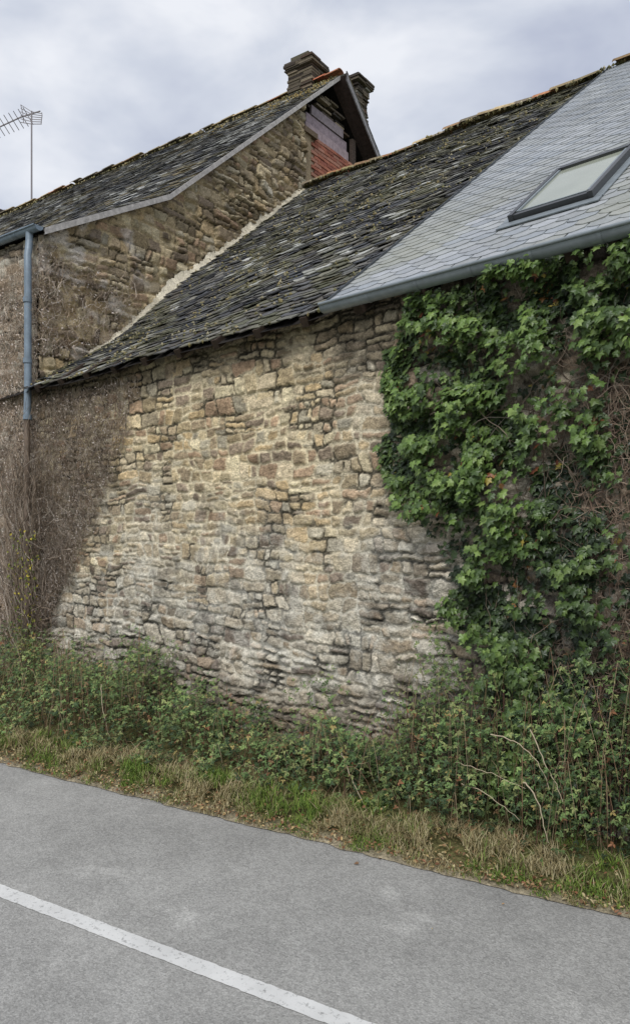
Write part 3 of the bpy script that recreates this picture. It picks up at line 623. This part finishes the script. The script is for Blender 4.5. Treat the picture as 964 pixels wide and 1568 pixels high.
# ================= GRASS
n=80000; x=rng.uniform(-4,10.5,n); w=rng.random(n)**1.4; y=edge(x)-.05+w*.55
k=(y<-.04+np.where(x<0,.1228*x,0))&(fbm(x/.1,y/.1,8,3)>.40+.1*sst(.15,0,w)); k&=(rng.random(n)<np.clip(.35+w*6,0,1))
x=x[k];y=y[k];w=w[k];n=len(x)
h=rng.uniform(.018,.07,n)*(.4+.8*sst(0,.4,w))*(.3+1.3*fbm(x/.12,y/.12,14,3)); a=rng.uniform(0,2*np.pi,n); ld=rng.uniform(.3,1.6,n)*h
dx=np.cos(a)*ld; dyy=np.sin(a)*ld; bx=-np.sin(a)*.0026; by=np.cos(a)*.0026; z0=.012+.075*sst(0,.5,w)
B=np.stack([x,y,z0],-1); S_=np.stack([bx,by,0*x],-1); M1=B+np.stack([dx*.35,dyy*.35,h*.65],-1); T1=B+np.stack([dx,dyy,h],-1)
V=np.stack([B-S_,B+S_,M1+S_*.8,M1-S_*.8,T1],1); f3=np.array([[0,1,2],[0,2,3],[3,2,4]])
gn=fbm(x/.3,y/.2,18,3); dry=np.clip(sst(.40,.58,gn+rng.normal(0,.1,n)),0,1)
col=mixw(A((110,136,60),(128,152,66),(92,114,54))[rng.integers(0,3,n)],A((172,158,116),(150,136,98),(188,176,138))[rng.integers(0,3,n)],dry)*.82
mk('verge_grass',V,(np.arange(n)[:,None,None]*5+f3).reshape(-1,3),np.repeat(col,5,0),M_grass)
n=7500; x=rng.uniform(-3,10,n); y=edge(x)-.05+np.abs(rng.normal(0,.2,n)); y=np.minimum(y,-.1)
P=np.stack([x,y,.02+.08*sst(0,.4,y-edge(x))+rng.uniform(.0,.04,n)],-1)
ex_=np.array([(6.75,-1.45,.012),(7.35,-1.0,.012),(5.6,-1.2,.012),(6.9,-1.0,.012),(6.05,-1.15,.012),(6.1,-1.03,.012)]); P=np.concatenate([P,ex_]); n=len(P)
leaves('fallen_leaves',P,np.array([0,0,1])+rng.normal(0,.35,(n,3)),rng.normal(0,1,(n,3)),rng.uniform(.010,.032,n),A((150,120,84),(124,96,70),(170,146,102),(186,170,130),(130,90,64))[rng.integers(0,5,n)]*rng.uniform(.6,1.1,(n,1)),T_OVAL,M_leaf2,None)
# ================= LIGHT, SKY
w=bpy.data.worlds.new('World'); sc.world=w; w.use_nodes=True; nt=w.node_tree; N=nt.nodes; K=nt.links
bg=N['Background']; bg.inputs['Strength'].default_value=.115
st=N.new('ShaderNodeTexSky'); st.sky_type='NISHITA'; st.sun_disc=False; st.sun_elevation=math.radians(47); st.sun_rotation=math.radians(153)
tc=N.new('ShaderNodeTexCoord'); mp=N.new('ShaderNodeMapping'); mp.inputs['Scale'].default_value=(1,1,2.0); mp.inputs['Location'].default_value=(.9,.5,.2)
n1=N.new('ShaderNodeTexNoise'); n1.inputs['Scale'].default_value=3.4; n1.inputs['Detail'].default_value=5; n1.inputs['Roughness'].default_value=.52; n1.inputs['Distortion'].default_value=.2
K.new(tc.outputs['Generated'],mp.inputs[0]); K.new(mp.outputs[0],n1.inputs['Vector'])
rp=N.new('ShaderNodeValToRGB'); e=rp.color_ramp.elements; e[0].position=.36; e[0].color=(.48,.52,.64,1); e[1].position=.64; e[1].color=(.86,.88,.93,1)
m_=e.new(.5); m_.color=(.64,.68,.77,1)
K.new(n1.outputs['Fac'],rp.inputs[0])
vs_=N.new('ShaderNodeVectorMath'); vs_.operation='SCALE'; vs_.inputs['Scale'].default_value=9.2; K.new(rp.outputs[0],vs_.inputs[0])
mx=N.new('ShaderNodeMixRGB'); mx.inputs[0].default_value=.92; K.new(st.outputs[0],mx.inputs[1]); K.new(vs_.outputs[0],mx.inputs[2]); K.new(mx.outputs[0],bg.inputs['Color'])
ld_=bpy.data.lights.new('sun','SUN'); ld_.energy=2.4; ld_.angle=math.radians(30); ld_.color=(1,.98,.95); lo=bpy.data.objects.new('sun',ld_); sc.collection.objects.link(lo)
lo.rotation_euler=Vector((-.36,.70,-.84)).to_track_quat('-Z','Y').to_euler()
cd=bpy.data.cameras.new('camera'); co=bpy.data.objects.new('camera',cd); sc.collection.objects.link(co)
cd.sensor_fit='VERTICAL'; cd.sensor_height=36; cd.sensor_width=36; cd.lens=26.0; cd.shift_y=.0102; cd.clip_end=1000; cd.clip_start=.05
co.location=(8.765,-4.52,2.0); co.rotation_euler=(math.radians(90),0,math.radians(42.27)); sc.camera=co
sc.view_settings.view_transform='Standard'; sc.view_settings.look='None'; sc.view_settings.exposure=0
